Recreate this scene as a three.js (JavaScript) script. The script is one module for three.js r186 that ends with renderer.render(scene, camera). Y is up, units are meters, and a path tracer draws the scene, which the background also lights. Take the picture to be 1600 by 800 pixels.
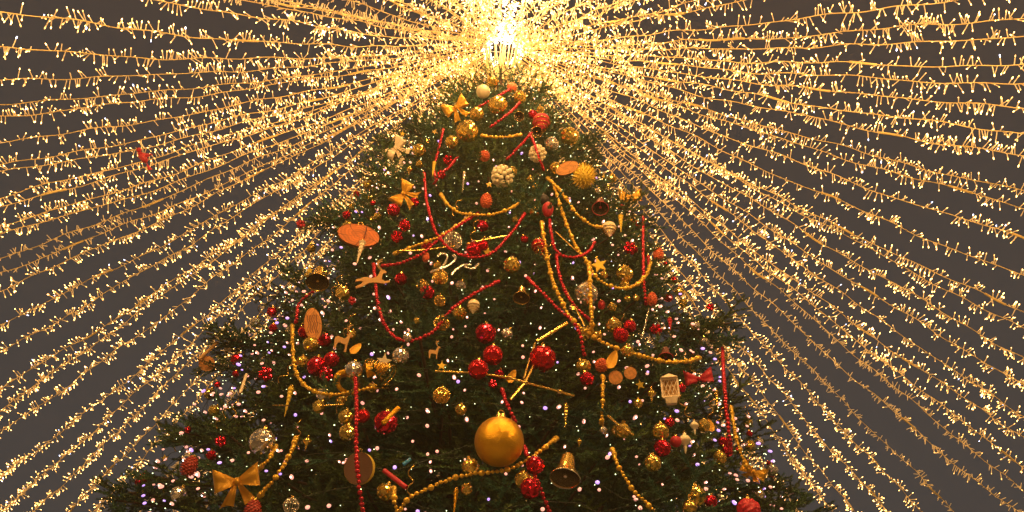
import * as THREE from 'three';
import { mergeGeometries } from 'three/addons/utils/BufferGeometryUtils.js';

// ---------------------------------------------------------------- camera, sky, exposure
const V = (x, y, z) => new THREE.Vector3(x, y, z);
const scene = new THREE.Scene();
const EYE = V(0, 1.6, 10), PITCH = 35, YAW = 2.329, ROLL = 4, R2D = Math.PI / 180;
const camera = new THREE.PerspectiveCamera(34, 2, 0.1, 400);
{
  const p = PITCH * R2D, y = YAW * R2D;
  camera.position.copy(EYE);
  camera.lookAt(EYE.clone().add(V(Math.sin(y) * Math.cos(p), Math.sin(p), -Math.cos(y) * Math.cos(p))));
  camera.rotateZ(ROLL * R2D);
  camera.updateMatrixWorld(true);
}
const EXPOSURE = 1.75;
const renderer = new THREE.WebGLRenderer({ antialias: true });
renderer.toneMapping = THREE.LinearToneMapping;
renderer.toneMappingExposure = EXPOSURE;
renderer.shadowMap.enabled = true;

// seeded randoms
let seed = 20231;
const rnd = () => { seed = (seed + 0x6D2B79F5) | 0; let t = Math.imul(seed ^ (seed >>> 15), 1 | seed); t = (t + Math.imul(t ^ (t >>> 7), 61 | t)) ^ t; return ((t ^ (t >>> 14)) >>> 0) / 4294967296; };
const rr = (a, b) => a + (b - a) * rnd();
const gauss = () => Math.sqrt(-2 * Math.log(rnd() + 1e-9)) * Math.cos(2 * Math.PI * rnd());

// night sky over a lit town: an even grey-brown overcast, a little lighter low down
{
  const W = 64, Hh = 32, d = new Float32Array(W * Hh * 4);
  for (let j = 0; j < Hh; j++) for (let i = 0; i < W; i++) {
    const el = ((j + 0.5) / Hh - 0.5) * Math.PI, k = 1.12 - 0.62 * Math.max(0, Math.sin(el)), o = (j * W + i) * 4;
    d[o] = 0.031 * k; d[o + 1] = 0.0312 * k; d[o + 2] = 0.0312 * k; d[o + 3] = 1;
  }
  const sky = new THREE.DataTexture(d, W, Hh, THREE.RGBAFormat, THREE.FloatType);
  sky.mapping = THREE.EquirectangularReflectionMapping; sky.magFilter = THREE.LinearFilter; sky.needsUpdate = true;
  scene.background = sky; scene.environment = sky;
}
const BULB = 7.0, FOG = 0.004;             // radiance of a lit bulb, haze per metre
if (FOG) scene.fog = new THREE.FogExp2(0xfff0dc, FOG);

// ---------------------------------------------------------------- naming and building helpers
const taken = {};
function numbered(n) { taken[n] = (taken[n] ?? -1) + 1; return taken[n] ? `${n}_${String(taken[n]).padStart(3, '0')}` : n; }
function tag(o, label, category, group, kind) {
  o.userData = { label, category };
  if (group) o.userData.group = group;
  if (kind) { o.userData.kind = kind; }
  return o;
}
function thing(name, label, category, pos = V(0, 0, 0), group) {
  const o = new THREE.Group(); o.name = numbered(name); scene.add(o); o.position.copy(pos);
  return tag(o, label, category, group);
}
function part(name, geo, material, parent, kind) {
  const m = new THREE.Mesh(geo, material); m.name = name; m.castShadow = m.receiveShadow = true; parent.add(m);
  if (kind) m.userData.kind = kind;
  return m;
}
const merge = list => mergeGeometries(list.map(g => { const c = g.index ? g.toNonIndexed() : g; for (const k of Object.keys(c.attributes)) if (!['position', 'normal', 'uv'].includes(k)) c.deleteAttribute(k); return c; }));
const moved = (g, x, y, z) => g.translate(x, y, z);
const tube = (pts, r, seg = 0, sides = 5, closed = false) => new THREE.TubeGeometry(new THREE.CatmullRomCurve3(pts, closed), seg || pts.length * 5, r, sides, closed);

// ---------------------------------------------------------------- the tree's outline and a way from a pixel (of 1600 x 800) to it
const TOP = 12.75;
const surf = (h, s) => (h < TOP ? 0.755 * Math.pow(TOP - h, 0.75) * (1 + 0.055 * s) : 0);
const FOC = 400 / Math.tan(17 * R2D);
const cx = V(1, 0, 0).applyQuaternion(camera.quaternion), cy = V(0, 1, 0).applyQuaternion(camera.quaternion), cz = V(0, 0, -1).applyQuaternion(camera.quaternion);
function ray(px, py) { return cz.clone().addScaledVector(cx, (px - 800) / FOC).addScaledVector(cy, (400 - py) / FOC); }
function at(px, py, out = 0.1) {
  const d = ray(px, py); let best = 1e9, bt = 10;
  for (let t = 2; t < 16; t += 0.015) {
    const x = EYE.x + d.x * t, y = EYE.y + d.y * t, z = EYE.z + d.z * t, r = Math.hypot(x, z);
    const e = r - surf(y, x / (r + 1e-6)) - out;
    if (e < 0) { bt = t; break; }
    if (e < best) { best = e; bt = t; }
  }
  return EYE.clone().addScaledVector(d, bt);
}
const depthOf = p => p.clone().sub(EYE).dot(cz);
const metres = (px, p) => px * depthOf(p) / FOC;
function pose(o, { tilt = 0, yaw = 0, roll = 0 } = {}) {
  o.rotation.order = 'YXZ';
  o.rotation.set(tilt, Math.atan2(EYE.x - o.position.x, EYE.z - o.position.z) + yaw, roll);
  return o;
}

// ---------------------------------------------------------------- textures and materials
function dataTex(n, f, srgb) {
  const d = new Uint8Array(n * n * 4);
  for (let j = 0; j < n; j++) for (let i = 0; i < n; i++) { const c = f(i, j); d.set([c[0], c[1], c[2], 255], (j * n + i) * 4); }
  const t = new THREE.DataTexture(d, n, n, THREE.RGBAFormat, THREE.UnsignedByteType);
  t.wrapS = t.wrapT = THREE.RepeatWrapping; t.magFilter = THREE.LinearFilter; t.minFilter = THREE.LinearMipmapLinearFilter; t.needsUpdate = true;
  if (srgb) t.colorSpace = THREE.SRGBColorSpace;
  return t;
}
const grain = dataTex(256, () => { const v = Math.floor(rr(60, 255)); return [v, v, v]; });
const rings = dataTex(256, (i, j) => {
  const x = i / 128 - 1, y = j / 128 - 1, a = Math.atan2(y, x), r = Math.hypot(x + 0.05 * Math.sin(3 * a), y + 0.04) * (1 + 0.05 * Math.sin(2 * a + 1) + 0.03 * Math.sin(7 * a));
  const k = 0.86 + 0.05 * Math.sin(r * 34 + 1.5 * Math.sin(a * 2)) + 0.05 * Math.sin(r * 9 + a) + rr(-0.12, 0.06) - (Math.abs(Math.sin(a * 2.5 + r)) < 0.03 + 0.05 * r ? 0.35 : 0);
  return [Math.min(255, 240 * k), Math.min(255, 165 * k), Math.min(255, 82 * k)];
}, true);
const bark = dataTex(128, (i, j) => { const k = 0.7 + 0.3 * Math.sin(i * 0.39 + 3 * Math.sin(j * 0.1)) * rnd(); return [110 * k, 82 * k, 60 * k]; }, true);
const mat = (r, g, b, o = {}) => { const m = new THREE.MeshStandardMaterial({ roughness: 0.6, ...o }); m.color.setRGB(r, g, b); return m; };
const glow = (r, g, b, k) => { const m = new THREE.MeshStandardMaterial({ roughness: 0.3 }); m.color.setRGB(0.8, 0.7, 0.5); m.emissive.setRGB(r * k, g * k, b * k); return m; };
const glit = (r, g, b, rep, o = {}) => mat(r, g, b, { roughness: 0.13, metalness: 0.9, ...o });
const M = {
  cable: mat(0.95, 0.72, 0.25, { roughness: 0.45 }),
  cord: mat(0.9, 0.75, 0.35, { roughness: 0.5 }),
  warm: glow(1, 0.5, 0.13, BULB * 1.15), amber: glow(1, 0.46, 0.1, BULB * 0.4), stem: glow(1, 0.47, 0.1, 0.2), cool: glow(0.6, 0.68, 1.0, BULB * 0.8), white: glow(1, 0.85, 0.62, 8),  // stem: amber glow painted onto stems that are no lamps
  pink: glow(1, 0.36, 0.27, 0.8), lilac: glow(0.55, 0.32, 1, 0.8), tip: glow(1, 0.82, 0.7, 7), tiny: glow(0.85, 1, 0.5, 3),  // pink, lilac: halo glow painted round the white bulb tips
  darkCable: mat(0.02, 0.035, 0.02), steel: mat(0.45, 0.43, 0.4, { metalness: 0.8, roughness: 0.4 }),
  bark: mat(1, 1, 1, { map: bark, roughness: 0.95, bumpMap: bark, bumpScale: 0.01 }), limb: mat(0.09, 0.06, 0.035, { roughness: 0.9 }),
  needle: mat(1, 1, 1, { roughness: 0.55 }),
  redShiny: mat(0.62, 0.012, 0.02, { roughness: 0.16, metalness: 0.75 }), redGlit: glit(0.72, 0.016, 0.04, 10), redMatt: mat(0.5, 0.015, 0.03, { roughness: 0.5 }),
  redBead: mat(0.5, 0.012, 0.03, { roughness: 0.25, metalness: 0.35 }), redKnit: mat(0.6, 0.03, 0.05, { roughness: 0.8, bumpMap: grain, bumpScale: 0.004 }),
  goldShiny: mat(0.85, 0.56, 0.12, { roughness: 0.22, metalness: 0.95 }), goldGlit: glit(0.85, 0.6, 0.12, 10), goldMatt: mat(0.85, 0.46, 0.022, { roughness: 0.3, metalness: 0.85, bumpMap: grain, bumpScale: 0.0035 }),
  goldBead: mat(0.8, 0.5, 0.05, { roughness: 0.3, metalness: 0.55 }), goldCloth: mat(0.75, 0.4, 0.03, { roughness: 0.3, metalness: 0.5, side: THREE.DoubleSide, bumpMap: grain, bumpScale: 0.002 }),
  yellow: mat(0.75, 0.52, 0.04, { roughness: 0.6, metalness: 0.2 }), pale: mat(0.8, 0.7, 0.42, { roughness: 0.5, metalness: 0.2 }), cream: mat(0.8, 0.66, 0.4, { roughness: 0.65 }),
  silver: mat(0.82, 0.76, 0.58, { roughness: 0.22, metalness: 0.9 }), silverGlit: glit(0.85, 0.78, 0.6, 12),
  coral: mat(0.72, 0.17, 0.06, { roughness: 0.55 }), redCone: mat(0.42, 0.05, 0.03, { roughness: 0.5 }), brown: mat(0.16, 0.05, 0.03, { roughness: 0.6 }),
  slice: mat(1, 1, 1, { map: rings, roughness: 0.75 }), sliceRim: mat(0.3, 0.16, 0.06, { roughness: 0.9, bumpMap: grain, bumpScale: 0.0035 }), wood: mat(0.6, 0.34, 0.1, { roughness: 0.65, bumpMap: grain, bumpScale: 0.002 }),
  crescentWood: mat(0.5, 0.24, 0.06, { roughness: 0.6, side: THREE.DoubleSide }), darkWood: mat(0.2, 0.1, 0.05, { roughness: 0.8, bumpMap: grain, bumpScale: 0.004, side: THREE.DoubleSide }), lining: mat(0.3, 0.25, 0.13, { roughness: 0.16, metalness: 0.9, bumpMap: grain, bumpScale: 0.006, side: THREE.DoubleSide }), orange: mat(1.0, 0.62, 0.3, { map: rings, roughness: 0.5 }), dark: mat(0.03, 0.025, 0.02, { roughness: 0.5 }), yellowRim: mat(0.75, 0.55, 0.06, { roughness: 0.5 }),
};

// ---------------------------------------------------------------- the fir tree
const crownTree = thing('fir_tree', 'tall dark green fir tree hung with red and gold ornaments', 'tree');
part('trunk', moved(new THREE.CylinderGeometry(0.04, 0.3, 12.5, 14, 24), 0, 6.25, 0), M.bark, crownTree);

function brush(pos, a, dir, nrm, len, needle, step) {             // a twig with its needles
  const side = dir.clone().cross(nrm).normalize(), b = a.clone().addScaledVector(dir, len);
  const w0 = 0.006, w1 = 0.003;                                  // the twig: three thin faces
  const ring = (c, w) => [0, 1, 2].map(k => c.clone().addScaledVector(side, w * Math.cos(k * 2.094)).addScaledVector(nrm, w * Math.sin(k * 2.094)));
  const A = ring(a, w0), B = ring(b, w1);
  for (let k = 0; k < 3; k++) { const l = (k + 1) % 3; pos.push(A[k], A[l], B[l], A[k], B[l], B[k]); }
  for (let s = 0.01; s < len; s += step) for (let k = 0; k < 3; k++) {
    const th = rr(-0.75, 3.9), q = side.clone().multiplyScalar(Math.cos(th)).addScaledVector(nrm, Math.sin(th) * 0.75);
    const d = dir.clone().multiplyScalar(rr(0.45, 0.9)).add(q).normalize(), c = a.clone().addScaledVector(dir, s + rr(0, step));
    const wv = d.clone().cross(V(rr(-1, 1), rr(-1, 1), rr(-1, 1))).normalize().multiplyScalar(0.005), L = needle * rr(0.75, 1.15);
    pos.push(c.clone().sub(wv), c.clone().add(wv), c.clone().addScaledVector(d, L).addScaledVector(nrm, -0.002));
  }
}
function spray(pairs, len, needle) {
  const pos = [], n = V(0, 1, 0), z = V(0, 0, 1);
  brush(pos, V(0, 0, 0), z, n, len, needle, 0.0075);
  for (let i = 0; i < pairs; i++) for (const s of [-1, 1]) {
    const t = 0.12 + 0.72 * (i + rr(0.1, 0.7)) / pairs, l = len * (0.62 - 0.42 * t) * rr(0.75, 1.15), a = rr(0.65, 1.0);
    brush(pos, V(0, 0, len * t), V(s * Math.sin(a), rr(-0.12, 0.16), Math.cos(a)).normalize(), n, l, needle, 0.0085);
  }
  const g = new THREE.BufferGeometry();
  g.setAttribute('position', new THREE.Float32BufferAttribute(pos.flatMap(p => [p.x, p.y, p.z]), 3)); g.computeVertexNormals();
  return g;
}
const sprays = [spray(2, 0.46, 0.034), spray(3, 0.56, 0.031), spray(2, 0.42, 0.036)];
const put = sprays.map(() => []), limbs = [];
function addSpray(p, d, scale, up) {
  const z = d.clone().normalize(), y0 = up.clone(), x = y0.cross(z).normalize(), y = z.clone().cross(x);
  const m = new THREE.Matrix4().makeBasis(x, y, z).scale(V(scale, scale, scale)).setPosition(p);
  const k = rr(0.5, 1.5), warm = rr(0, 1);
  put[Math.floor(rnd() * 3)].push([m, [(0.03 + 0.06 * warm) * k, (0.12 + 0.02 * warm) * k, (0.075 - 0.055 * warm) * k]]);
}
for (let h = 1.9; h < 11.8; h += 0.36) {
  const R = surf(h, 0), n = Math.round(5 + R * 5.4), off = rnd() * 6.283;
  for (let i = 0; i < n; i++) {
    const phi = off + (i + rr(-0.35, 0.35)) / n * 6.283, s = Math.sin(phi), out = V(s, 0, Math.cos(phi)), tan = V(Math.cos(phi), 0, -s);
    const hj = rr(-0.17, 0.17), tipR = Math.max(0.12, surf(h + hj, s) * rr(0.8, 1.03) + (rnd() < 0.12 ? rr(0, 0.22) : 0)), rise = rr(-0.12, 0.2), sway = rr(-0.15, 0.15), len = tipR;
    const lift = 0.15 * len * rr(0.4, 1.2), sag = 0.1 * len;
    const P = t => out.clone().multiplyScalar(len * t).addScaledVector(tan, sway * len * t * t).setY(h + hj - lift * t + rise * t * t * Math.min(1, len) - sag * Math.sin(t * 3.14) + 0.06 * len * t * t * t);
    const pts = [0.02, 0.35, 0.65, 0.93].map(P);
    limbs.push(new THREE.TubeGeometry(new THREE.CatmullRomCurve3(pts), 6, 0.008 + 0.004 * Math.min(2, len), 4));
    const deep = Math.min(len, 1.5 + 0.25 * len), m = Math.max(2, Math.round(deep / 0.19));
    for (let k = 0; k < m; k++) {
      const t = 1 - (k + rr(0, 0.6)) * 0.19 / len; if (t < 0.12) break;
      const p = P(t), d = P(Math.min(1.02, t + 0.05)).sub(P(t - 0.05)).normalize();
      const up = V(rr(-0.25, 0.25), 1, rr(-0.25, 0.25)).normalize();
      if (k === 0) { addSpray(p.addScaledVector(d, -0.3), d.add(V(0, rr(0.1, 0.8), 0)), rr(0.9, 1.35), up); continue; }
      for (const sd of [-1, 1]) if (rnd() < 0.93) addSpray(p, d.clone().multiplyScalar(rr(0.5, 1.0)).addScaledVector(tan, sd * rr(0.45, 1.0)).add(V(0, rr(-0.6, 0.15), 0)), rr(0.8, 1.4), up);
    }
  }
}
// the boughs that stand out of the outline
for (const [px, py, l] of [[322, 520, 1.3], [352, 535, 1.1], [335, 570, 0.9], [262, 688, 1.1], [285, 675, 0.9], [160, 778, 1.2], [200, 770, 1.0], [240, 745, 0.8], [1142, 505, 1.0], [1135, 530, 0.8], [1232, 765, 0.9], [1250, 790, 0.9], [500, 345, 0.6], [600, 230, 0.5], [640, 205, 0.5], [925, 232, 0.5]]) {
  const c = at(px, py, 0), out = V(c.x, 0, c.z).normalize();
  const side = V(out.z, 0, -out.x);
  const base = c.clone().addScaledVector(out, -l).add(V(0, 0.1, 0)), d0 = c.clone().sub(base).normalize();
  limbs.push(tube([base, c], 0.012, 4, 4));
  for (let k = 0; k < 9; k++) for (const sd of [-1, 1]) addSpray(base.clone().lerp(c, 0.15 + 0.85 * k / 9 - 0.05), d0.clone().addScaledVector(side, sd * rr(0.3, 0.9)).add(V(0, rr(-0.35, 0.5), 0)), rr(0.55, 0.95), V(0, 1, 0));
  addSpray(c.clone().addScaledVector(d0, -0.35), d0.clone().add(V(0, 0.35, 0)), 0.9, V(0, 1, 0));
}
part('limb', merge(limbs), M.limb, crownTree, 'stuff');
sprays.forEach((g, i) => {
  const im = new THREE.InstancedMesh(g, M.needle, put[i].length), c = new THREE.Color();
  put[i].forEach(([m, k], j) => { im.setMatrixAt(j, m); im.setColorAt(j, c.setRGB(...k)); });
  im.name = 'crown'; im.userData.kind = 'stuff'; im.castShadow = im.receiveShadow = true; crownTree.add(im);
});

// ---------------------------------------------------------------- the ground under it all, out of the picture
{
  const g = new THREE.PlaneGeometry(300, 300).rotateX(-Math.PI / 2), m = new THREE.Mesh(g, mat(0.3, 0.29, 0.28, { roughness: 0.85, bumpMap: grain, bumpScale: 0.01 }));  // grey lightened so the ground bounces fill light up onto the tree
  m.name = 'ground'; m.userData = { kind: 'structure', label: 'dark stone paved square under the tree' }; m.receiveShadow = true; scene.add(m);
}

// ---------------------------------------------------------------- strings of lights from the hoop on the tree top to a ring of posts out of view
const HOOP_Y = 12.93, HOOP_R = 0.3, RING = 15;
const bulbGeo = new THREE.IcosahedronGeometry(1, 1).scale(0.006, 0.0165, 0.006);
const stemGeo = new THREE.CylinderGeometry(0.006, 0.0064, 1, 5, 1, true).translate(0, 0.5, 0);
function instanced(name, geo, m, mats, parent) {
  if (!mats.length) return;
  const im = new THREE.InstancedMesh(geo, m, mats.length); mats.forEach((x, i) => im.setMatrixAt(i, x));
  im.name = name; im.userData.kind = 'stuff'; im.castShadow = im.receiveShadow = true; parent.add(im);
}
function stringOfLights(az, endH, sag, lit, label, group, o = {}) {
  const phi = az * R2D, E = V(RING * Math.sin(phi), endH, -RING * Math.cos(phi)), C = V(HOOP_R * Math.sin(phi), HOOP_Y, -HOOP_R * Math.cos(phi));
  const L = C.distanceTo(E), wob = [rr(0, 6), rr(0, 6), rr(0.5, 1)], side = V(Math.cos(phi), 0, Math.sin(phi));
  const P = t => C.clone().lerp(E, t).add(V(0, -4 * sag * t * (1 - t) + 0.013 * Math.sin(t * 47 * wob[2] + wob[0]) + 0.012 * Math.sin(t * 131 + wob[1]), 0)).addScaledVector(side, 0.02 * Math.sin(t * 39 + wob[1]) + 0.012 * Math.sin(t * 97 + wob[0]));
  const t = thing('light_string', label, 'string lights', V(0, 0, 0), group);
  const pts = []; for (let i = 0; i <= 110; i++) pts.push(P(i / 110));
  part('cable', new THREE.TubeGeometry(new THREE.CatmullRomCurve3(pts), 150, 0.0066, 5), M.cable, t);
  const stems = [], warm = [], cool = [], amber = [], Y = V(0, 1, 0), gap = o.gap ?? 0.028; let run = 0, ang = rr(0, 6.28);
  for (let s = rr(0.05, 0.4); s < L; s += gap * rr(0.4, 1.4) * (1 + 0.55 * Math.sin(s * 2.1 + wob[0]) * Math.sin(s * 0.77 + wob[1]))) {
    if (run-- <= 0) { run = Math.floor(rr(3, 9)); ang = rr(0, 6.283); if (rnd() < 0.3) s += rr(0.05, 0.16); }
    const u = s / L, p = P(u), dir = P(u + 0.002).sub(P(u - 0.002)).normalize(), n1 = dir.clone().cross(V(0, 1, 0)).normalize(), n2 = n1.clone().cross(dir).normalize();
    const a = rnd() < 0.55 ? ang + rr(-0.6, 0.6) : rr(0, 6.283), v = n1.multiplyScalar(Math.cos(a)).addScaledVector(n2, Math.sin(a)).addScaledVector(dir, rr(-0.5, 0.6)).normalize(), l = rr(0.06, 0.12);
    const q = new THREE.Quaternion().setFromUnitVectors(Y, v);
    stems.push(new THREE.Matrix4().compose(p, q, V(1, l, 1)));
    const lot = rnd(); if (lit ? lot < 0.95 : lot < 0.12) (rnd() < (lit ? o.cool ?? 0.022 : 0) ? cool : lit && rnd() < 0.6 ? warm : amber).push(new THREE.Matrix4().compose(p.addScaledVector(v, l + 0.016), q, V(1, 1, 1).multiplyScalar((o.big ?? 1) * rr(0.75, 1.12))));  // unlit strings also get a few glowing amber bulbs added
  }
  instanced('glow_painted_stem', stemGeo, M.stem, stems, t);  // stems of lit and unlit strings alike carry the painted amber glow
  for (let k = 0; k < 2; k++) { const u = rr(0.1, 0.9), w = 0.16 / L; part('connector', tube([P(u - w), P(u), P(u + w)], 0.017, 6, 6), M.cable, t); }
  instanced('bulb', bulbGeo, o.m ?? M.warm, warm, t);
  instanced('amber_bulb', bulbGeo, M.amber, amber, t);
  instanced('blue_white_bulb', bulbGeo, M.cool, cool, t);
  return t;
}
// added fill lamps by the overhead strings, out of frame, brightening the tree
function addedFillLamp(az, rad, y, power) { const p = az * R2D, l = new THREE.PointLight(0xffc27a, power, 0, 2); l.position.set(rad * Math.sin(p), y, -rad * Math.cos(p)); l.shadow.radius = 14; l.castShadow = true; scene.add(l); }
for (const [az, rad, y, w] of [[150, 8, 9.0, 24], [-150, 8, 9.0, 24], [172, 7, 9.3, 26], [-168, 11, 7.6, 26], [140, 10, 8.0, 15], [-140, 10, 8.0, 15], [178, 2.6, 11.9, 30]]) addedFillLamp(az, rad, y, w);  // warm fill added from the front; the last one brightens the treetop
const ORD = 'first second third fourth fifth sixth seventh eighth ninth tenth eleventh twelfth thirteenth fourteenth fifteenth sixteenth seventeenth eighteenth nineteenth twentieth twenty-first twenty-second twenty-third twenty-fourth twenty-fifth twenty-sixth twenty-seventh twenty-eighth twenty-ninth thirtieth'.split(' ');
const RIGHT = '131.2:6.25:.45 127.5:6.61:.57 125.5:6.71:.67 123.6:6.09:.62 121.7:6.16:.73 118.6:6.03:.7 116.8:5.45:.68 113.4:5.49:.69 101:7.22:.58 102.4:6.12:.56 102.5:5.3:.76 93.6:6.04:.65 90.6:6:.91 84.8:5.99:.35 82.7:5.57:.38 80.8:5.63:.66 74.4:6.01:.36 73.4:6.34:.87 71.8:5.36:.54 68.2:5.58:.4:0 68.6:4.93:.74:0 59.4:6.01:.3:0 56.9:6.01:.44 53.7:6.18:.59 53:4.68:.39 47.3:5.99:.15 47.5:6.7:1.83'.split(' ');
const LEFT = '-131.7:5.4:1.26 -125.1:5.75:1.41 -120.7:5.74:1.52 -108.5:6.03:.87 -104:6.18:.87 -97.2:7.2:.74 -95.2:6.99:.94 -93.9:6.5:1.03 -96:6.88:1.6 -88:6.2:.79 -92.2:4.96:.98 -86.2:6.04:1.1 -90.3:5.97:1.78 -79:6.4:.95:0 -76.5:6.9:1.14:0 -76.1:5.77:.9 -69.4:6.6:.99 -63.4:6.49:.43 -62.9:5.73:.83 -57.6:6.02:.19 -56.8:5.9:.61 -50.4:6.71:.62 -48.8:5.86:.31 -44.7:6.62:.16 -44.9:5.27:.37 -41.9:5.59:.23'.split(' ');
RIGHT.forEach((s, i) => { const [a, h, g, lit] = s.split(':').map(Number); stringOfLights(a, h, g, lit !== 0, `${lit === 0 ? 'dim, nearly unlit' : 'glowing'} gold light string on the right side, ${ORD[i]} counting down from the top`, 'light strings fanning out from the tree top'); });
LEFT.forEach((s, i) => { const [a, h, g, lit] = s.split(':').map(Number); stringOfLights(a, h, g, lit !== 0, `${lit === 0 ? 'dim, nearly unlit' : 'glowing'} gold light string on the left side, ${ORD[i]} counting down from the top`, 'light strings fanning out from the tree top'); });
// those that leave by the top edge, overhead: azimuth, end height, sag, lit
const OVER = [[-134.3, 6.04, .15, 1], [-130.4, 6, .79, 0], [-128.1, 6.09, .81, 0], [-126.6, 6, .49, 0], [-128.9, 6.02, .16, 0], [-138, 6, .3, 1], [-144.8, 6, .15, 0], [-148, 6, .4, 0], [-152, 6, .2, 1], [-156, 6, .5, 1], [-160, 6, .3, 1], [-164, 6, .5, 1], [-168, 6, .4, 1], [-172, 6, .6, 1], [-176, 6, .3, 1], [172, 6, .4, 1], [167, 6, .3, 1], [162, 6, .5, 1], [157, 6, .2, 1], [150.3, 6, .16, 1], [147, 6, .4, 1], [143.4, 6, .15, 1], [139, 6, .3, 1], [134.6, 6.21, .15, 1]].sort((a, b) => ((a[0] + 360) % 360 - (b[0] + 360) % 360) * -1);
OVER.forEach(([a, h, g, lit], i) => stringOfLights(a, h, g, lit, `${lit ? 'glowing' : 'dim'} gold light string leaving by the top edge, ${ORD[i]} counting from the left`, 'light strings passing overhead', { gap: 0.03 }));
stringOfLights(179, 6, .3, 1, 'dense bluish white light string rising straight up from the tree top', null, { gap: 0.008, cool: 0.55, m: M.white, big: 1.25 });
for (let a = -38; a < 44; a += 3.4) stringOfLights(a, rr(5.5, 6.5), rr(.2, .7), rnd() < 0.5, 'gold light string running down behind the fir tree', 'light strings hidden behind the fir tree');

// the hoop that carries them, wound with white bulbs, and the bundled cords under it
{
  const hoop = thing('light_hoop', 'metal hoop on the tree top wound with dazzling white bulbs', 'lamp', V(0, HOOP_Y, 0));
  part('ring', new THREE.TorusGeometry(HOOP_R, 0.016, 8, 40).rotateX(Math.PI / 2), M.steel, hoop);
  part('mast', moved(new THREE.CylinderGeometry(0.025, 0.03, 0.75, 10), 0, -0.35, 0), M.steel, hoop);
  part('spoke', merge([0, 1, 2].map(k => new THREE.CylinderGeometry(0.009, 0.009, HOOP_R * 2, 6).rotateZ(Math.PI / 2).rotateY(k * 1.047))), M.steel, hoop);
  const b = [], q = new THREE.Quaternion();
  for (let k = 0; k < 260; k++) { const a = k / 260 * 6.283 * 3, w = k * 1.9, r = HOOP_R + 0.05 * Math.cos(w) + 0.02 * gauss(); b.push(new THREE.Matrix4().compose(V(r * Math.sin(a), 0.05 * Math.sin(w) + 0.03 * gauss(), r * Math.cos(a)), q.setFromEuler(new THREE.Euler(rr(0, 6), rr(0, 6), 0)), V(1.1, 1.1, 1.1))); }
  instanced('bulb', bulbGeo, M.white, b, hoop);
  const lamp = new THREE.PointLight(0xffd090, 3.5, 0, 2); lamp.position.set(0, HOOP_Y + 0.02, HOOP_R + 0.3); lamp.shadow.radius = 6; lamp.castShadow = true; scene.add(lamp);
  const cords = thing('cord_bundle', 'bundle of pale yellow cords hanging in loops under the light hoop', 'cords');
  for (let k = 0; k < 30; k++) {
    const a = k / 30 * 6.283 + rr(-0.1, 0.1), r0 = HOOP_R * 0.97, low = rr(0.4, 0.85), s = Math.sin(a), c = Math.cos(a), tw = rr(-0.5, 0.5);
    part('cord', tube([V(r0 * s, HOOP_Y - 0.02, r0 * c), V(r0 * 0.86 * s, HOOP_Y - low * 0.55, r0 * 0.86 * c), V(r0 * 0.5 * Math.sin(a + tw), HOOP_Y - low, r0 * 0.5 * Math.cos(a + tw)), V(0.05 * s, HOOP_Y - 0.3, 0.05 * c), V(0.03 * s, HOOP_Y - 0.06, 0.03 * c)], rr(0.011, 0.016), 22, 5), M.cord, cords);
  }
}

// ---------------------------------------------------------------- small bulbs strung round the tree
function treeLights(h0, h1, n, m, size, label, o = {}) {
  const t = thing('tree_light_string', label, 'string lights', V(0, 0, 0), 'strings of small bulbs wound round the tree');
  let w; const lil = [], tips = []; const turns = Math.max(1, Math.round((h1 - h0) / 0.35)), pts = [], b = [], st = [], q = new THREE.Quaternion();
  for (let k = 0; k < n; k++) {
    const u = (k + rr(-0.4, 0.4)) / n, h = h0 + (h1 - h0) * (1 - Math.pow(1 - u, 0.75)) + rr(-0.16, 0.16), a = u * turns * 6.283 + rr(-0.05, 0.05), s = Math.sin(a), r = Math.max(0.05, surf(h, s) + rr(o.in ?? -0.22, 0.07));
    if (Math.abs(s) > 0.86 && rnd() < 0.6) continue; const p = V(r * s, h, r * Math.cos(a)); if (k % 3 === 0) pts.push(p.clone().add(V(0, 0.02, 0)));
    const d = V(s + rr(-0.5, 0.5), rr(-1, 0.6), Math.cos(a) + rr(-0.5, 0.5)).normalize();
    (o.lilac && rnd() < o.lilac ? lil : b).push(new THREE.Matrix4().compose(p, q.setFromUnitVectors(V(0, 1, 0), d), V(1, 0.62, 1).multiplyScalar((o.lilac ? 2.7 : 1.5) * size * (w = rr(0.65, 1.25)))));  // with lilac set, these glowing shells imitate the halo round each bulb
    if (o.lilac) tips.push(new THREE.Matrix4().compose(p.clone().addScaledVector(V(p.x, -0.4 * Math.hypot(p.x, p.z), p.z).normalize(), 0.013 * size * w), q, V(1, 0.5, 1).multiplyScalar(1.2 * size * w)));
  }
  part('cable', new THREE.TubeGeometry(new THREE.CatmullRomCurve3(pts), pts.length * 3, 0.0035, 3), M.darkCable, t);
  instanced('bulb', bulbGeo, m, b, t);
  instanced('lilac_halo', bulbGeo, M.lilac, lil, t);
  instanced('bulb_tip', bulbGeo, M.tip, tips, t);
}
treeLights(2.4, 4.0, 640, M.pink, 0.8, 'string of pinkish white bulbs wound round the lowest boughs in view', { lilac: 0.22 });
treeLights(3.8, 5.4, 520, M.pink, 0.8, 'string of pinkish white bulbs round the boughs level with the big gold ball', { lilac: 0.22 });
treeLights(5.2, 7.0, 430, M.pink, 0.8, 'string of pinkish white bulbs round the middle of the tree', { lilac: 0.22 });
treeLights(6.8, 9.2, 240, M.pink, 0.75, 'sparse string of pinkish bulbs round the upper middle of the tree', { lilac: 0.22 });
treeLights(2.4, 5.0, 1000, M.tiny, 0.36, 'string of tiny greenish white points among the lower boughs', { in: -0.3 });
treeLights(5.0, 8.0, 1100, M.tiny, 0.36, 'string of tiny greenish white points among the middle boughs', { in: -0.3 });
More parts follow.
